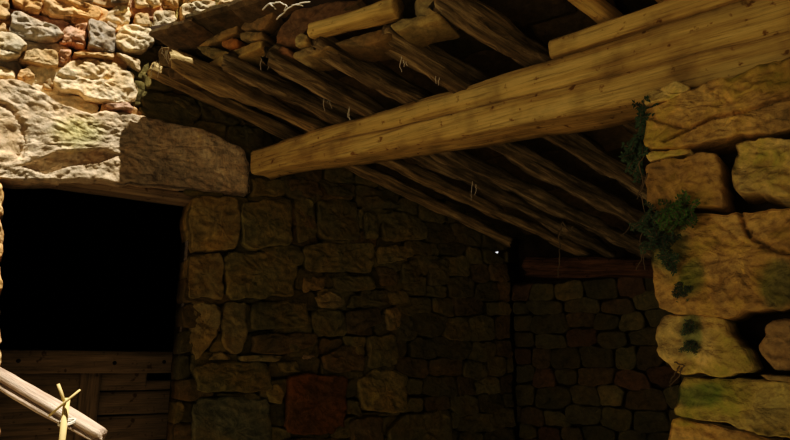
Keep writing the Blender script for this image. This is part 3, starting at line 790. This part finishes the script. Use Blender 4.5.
# ================================================================ PLANTS, ROOTS, COBWEBS
def leaf(mb, p, d, n, L, W):
    d = d.normalized(); s = d.cross(n).normalized(); n = s.cross(d); b = len(mb.v)
    mb.v += [p, p + d * L * .4 + s * W * .5 + n * L * .06, p + d * L * .45 - n * L * .03, p + d * L * .4 - s * W * .5 + n * L * .06, p + d * L - n * L * .2]
    mb.f += [(b, b + 1, b + 2), (b, b + 2, b + 3), (b + 1, b + 4, b + 2), (b + 2, b + 4, b + 3)]
def rv(): return Vector((R(-1, 1), R(-1, 1), R(-1, 1)))
def clump(name, label, area, n, L, mat, out, sprays=14, drape=.3):
    """area: list of (px, py, spread_px) stem anchor points on the pillar face"""
    c0 = WP.w(*WP.uv(area[0][0], area[0][1]), out[0])
    rt = empty(name, c0); tag(rt, label, 'plant')
    stems = MB(); lv = MB()
    for _ in range(sprays):
        x, y, sp = random.choice(area); x += R(-sp, sp); y += R(-sp, sp)
        p = WP.w(*WP.uv(x, y), R(out[0], out[1])); d = (NB * R(.1, .6) + e1 * R(-1, .8) + up * R(-1, .6)).normalized()
        pts = [p - NB * .02]; q = p.copy()
        for i in range(7):
            q = q + d * L * .55; d = (d + up * -drape * .35 + rv() * .18).normalized(); pts.append(q.copy())
            for sgn in (-1, 1):
                for w_ in range(n):
                    side = d.cross(NB).normalized() * sgn
                    leaf(lv, q + rv() * .003, side + d * R(.2, .7) + rv() * .3, NB + rv() * .5, L * R(.6, 1.1), L * R(.35, .6))
        polyline_tube(pts, [.0018] * len(pts), stems, 5)
    stems.build('stem', M_root, rt)['kind'] = 'stuff'; o = lv.build('foliage', mat, rt, smooth=False); o['kind'] = 'stuff'
    return rt
clump('ivy', 'dark leafy clump hanging between the beam and the pillar edge', [(637, 122, 6), (634, 140, 8), (638, 155, 5), (640, 112, 3)], 2, .014, M_leafd, (-.06, -.01), 40)
clump('fern', 'small green fern tuft growing in the joint above the largest pillar block', [(676, 212, 5), (684, 218, 7), (668, 216, 5), (690, 210, 4)], 2, .010, M_leaf, (.015, .035), 40)
clump('ivy', 'dark trailing greenery on the left edge of the largest pillar block', [(655, 216, 6), (660, 232, 7), (652, 240, 6), (668, 245, 7), (646, 222, 4), (672, 262, 5)], 2, .009, M_leafd, (.005, .03), 60)
clump('moss_tuft', 'green moss streak on the mossy block below the largest one', [(688, 300, 5), (690, 325, 5), (692, 345, 5), (685, 290, 5)], 2, .0055, M_leafd, (.012, .018), 70)
def strand(name, mat, label, cat, group, curves, r, plane=None):
    mb = MB()
    for c in curves:
        P = []
        for i in range(len(c) - 1):
            for k in range(5):
                t = k / 5; P.append(c[i].lerp(c[i + 1], t) + rv() * r * .8)
        P.append(c[-1]); polyline_tube(P, [r * (1 - .4 * i / len(P)) for i in range(len(P))], mb, 5)
    o = mb.build(name, mat); tag(o, label, cat, group); return o
def wp(x, y, h): return WP.w(*WP.uv(x, y), h)
strand('root_strand', M_root, 'tangle of thin pale roots hanging at the left edge of the pillar', 'root', None,
       [[wp(648, 150, .0), wp(640, 165, .01), wp(643, 182, 0), wp(638, 200, .01)], [wp(650, 215, .01), wp(640, 222, .01), wp(630, 226, 0), wp(622, 236, 0)], [wp(646, 225, .01), wp(640, 240, 0), wp(642, 258, 0), wp(636, 270, 0)],
        [wp(650, 175, .02), wp(643, 195, .02), wp(647, 214, .02)], [wp(650, 246, .02), wp(642, 250, .0), wp(646, 270, .01)]], .0022)
strand('root_strand', M_root, 'short curly root fringe hanging under the mossy block', 'root', None,
       [[wp(682, 366, .02), wp(676, 374, .01), wp(672, 382, .02), wp(674, 390, .02)], [wp(684, 368, .02), wp(680, 378, .015), wp(670, 386, .01)], [wp(676, 362, .02), wp(688, 366, .03), wp(682, 372, .03)]], .002)
hp = S(a_cross(468, 0), b_at_px(a_cross(468, 0), 560, 0, 2.5)); q = proj(hp)
strand('hanging_root', M_root, 'single pale root hanging from the rafters in front of the back wall', 'root', None,
       [[pt(563, 222, 3.0), pt(559, 236, 3.0), pt(560, 255, 3.0), pt(558, 278, 3.0)], [pt(563, 222, 3.0), pt(570, 232, 3.0), pt(574, 226, 3.0)]], .004)
def web(x, y, d, n, sp, lab):
    cs = []
    for _ in range(n):
        x0 = x + R(-sp, sp); l = R(4, 16)
        cs.append([pt(x0, y + R(-4, 4), d), pt(x0 + R(-2, 2), y + l * .6, d), pt(x0 + R(-2, 2), y + l, d)])
    strand('cobweb', M_web, lab, 'cobweb', 'dusty cobwebs under the roof', cs, .0018)
web(404, 58, 2.25, 3, 4, 'dusty cobweb strand hanging from the sixth rafter near its tip')
web(326, 96, 2.55, 3, 6, 'two dusty cobweb strands hanging under the fourth rafter')
web(266, 56, 2.50, 7, 6, 'whitish cobweb clump at the tip of the fourth rafter')
web(156, 62, 2.72, 6, 5, 'whitish cobweb clump at the tip of the first rafter')
web(475, 185, 2.75, 2, 4, 'cobweb thread hanging behind the beam from the middle poles')
web(165, 48, 2.75, 5, 5, 'whitish cobweb wisps between the leftmost edge slab and the first rafter tip')
web(185, 62, 2.70, 4, 5, 'whitish cobweb wisps at the tip of the second rafter')
web(352, 110, 2.50, 3, 6, 'cobweb threads hanging just above the beam from the fourth rafter')
web(440, 70, 2.3, 2, 3, 'cobweb thread hanging between the sixth and seventh rafters')
# dry stems on the roof edge
def ep(x, y, o=.26): return hit(x, y, WE.O + NE * o, NE)
strand('dry_stem', M_web, 'pale dry stems lying on the roof edge slabs at the top', 'twig', None,
       [[ep(262, 10), ep(270, 4), ep(280, 2), ep(287, 6), ep(284, 11)], [ep(277, 19), ep(288, 9), ep(296, 4), ep(310, 2)], [ep(270, 4), ep(276, 9)], [ep(296, 4), ep(303, 6)]], .0028)

# ================================================================ GROUND
m = MB(); 
for (x, y) in ((-14, -14), (14, -14), (14, 9), (-14, 9)): m.v.append(Vector((x, y, 0)))
m.f.append((0, 1, 2, 3)); tag(m.build('floor', M_ground, smooth=False, loc=(0, 0, 0)), 'dry bare ground', kind='structure')

# ================================================================ LIGHT
w = bpy.data.worlds.new('World'); bpy.context.scene.world = w; w.use_nodes = True
nt = w.node_tree; bg = nt.nodes['Background']
tc = nt.nodes.new('ShaderNodeTexCoord'); sx_ = nt.nodes.new('ShaderNodeSeparateXYZ'); nt.links.new(tc.outputs['Generated'], sx_.inputs[0])
c_ = ramp(nt, sx_.outputs['Y'], [(.0, (.85, .85, .62, 1)), (.45, (.85, .85, .62, 1)), (.7, (.95, .97, 1, 1))]); nt.links.new(c_, bg.inputs[0])
mr = nt.nodes.new('ShaderNodeMapRange'); mr.inputs[1].default_value = .45; mr.inputs[2].default_value = .8; mr.inputs[3].default_value = .022; mr.inputs[4].default_value = .9
nt.links.new(sx_.outputs['Y'], mr.inputs[0]); nt.links.new(mr.outputs[0], bg.inputs[1])
l = bpy.data.lights.new('yard_bounce_fill', 'SUN'); l.energy = 1.2; l.angle = math.radians(38); l.color = (1, .90, .66)  # added soft fill lamp standing in for light off the sunlit yard
o = bpy.data.objects.new('yard_bounce_fill', l); COL.objects.link(o); o.rotation_euler = Vector((.86, .48, .24)).to_track_quat('-Z', 'Y').to_euler(); o.location = (-4, -3, 1)
sd = Vector((-.70, .66, -2.1))
l = bpy.data.lights.new('sun', 'SUN'); l.energy = 7.0; l.angle = .009; l.color = (1, .93, .80)
o = bpy.data.objects.new('sun', l); COL.objects.link(o); o.rotation_euler = sd.to_track_quat('-Z', 'Y').to_euler(); o.location = (3, -3, 6)

c = bpy.data.cameras.new('camera'); c.sensor_width = 36; c.lens = 36 * F / 790; c.clip_start = .02
o = bpy.data.objects.new('camera', c); COL.objects.link(o); o.location = CAM; o.rotation_euler = (math.pi / 2 + PITCH, 0, 0)
bpy.context.scene.camera = o
vs = bpy.context.scene.view_settings; vs.view_transform = 'Standard'; vs.look = 'None'; vs.exposure = 0

vs.use_curve_mapping = True
cu = vs.curve_mapping; cv = cu.curves[3]
cv.points.new(.03, .015); cv.points.new(.10, .085); cv.points.new(.3, .32); cu.update()
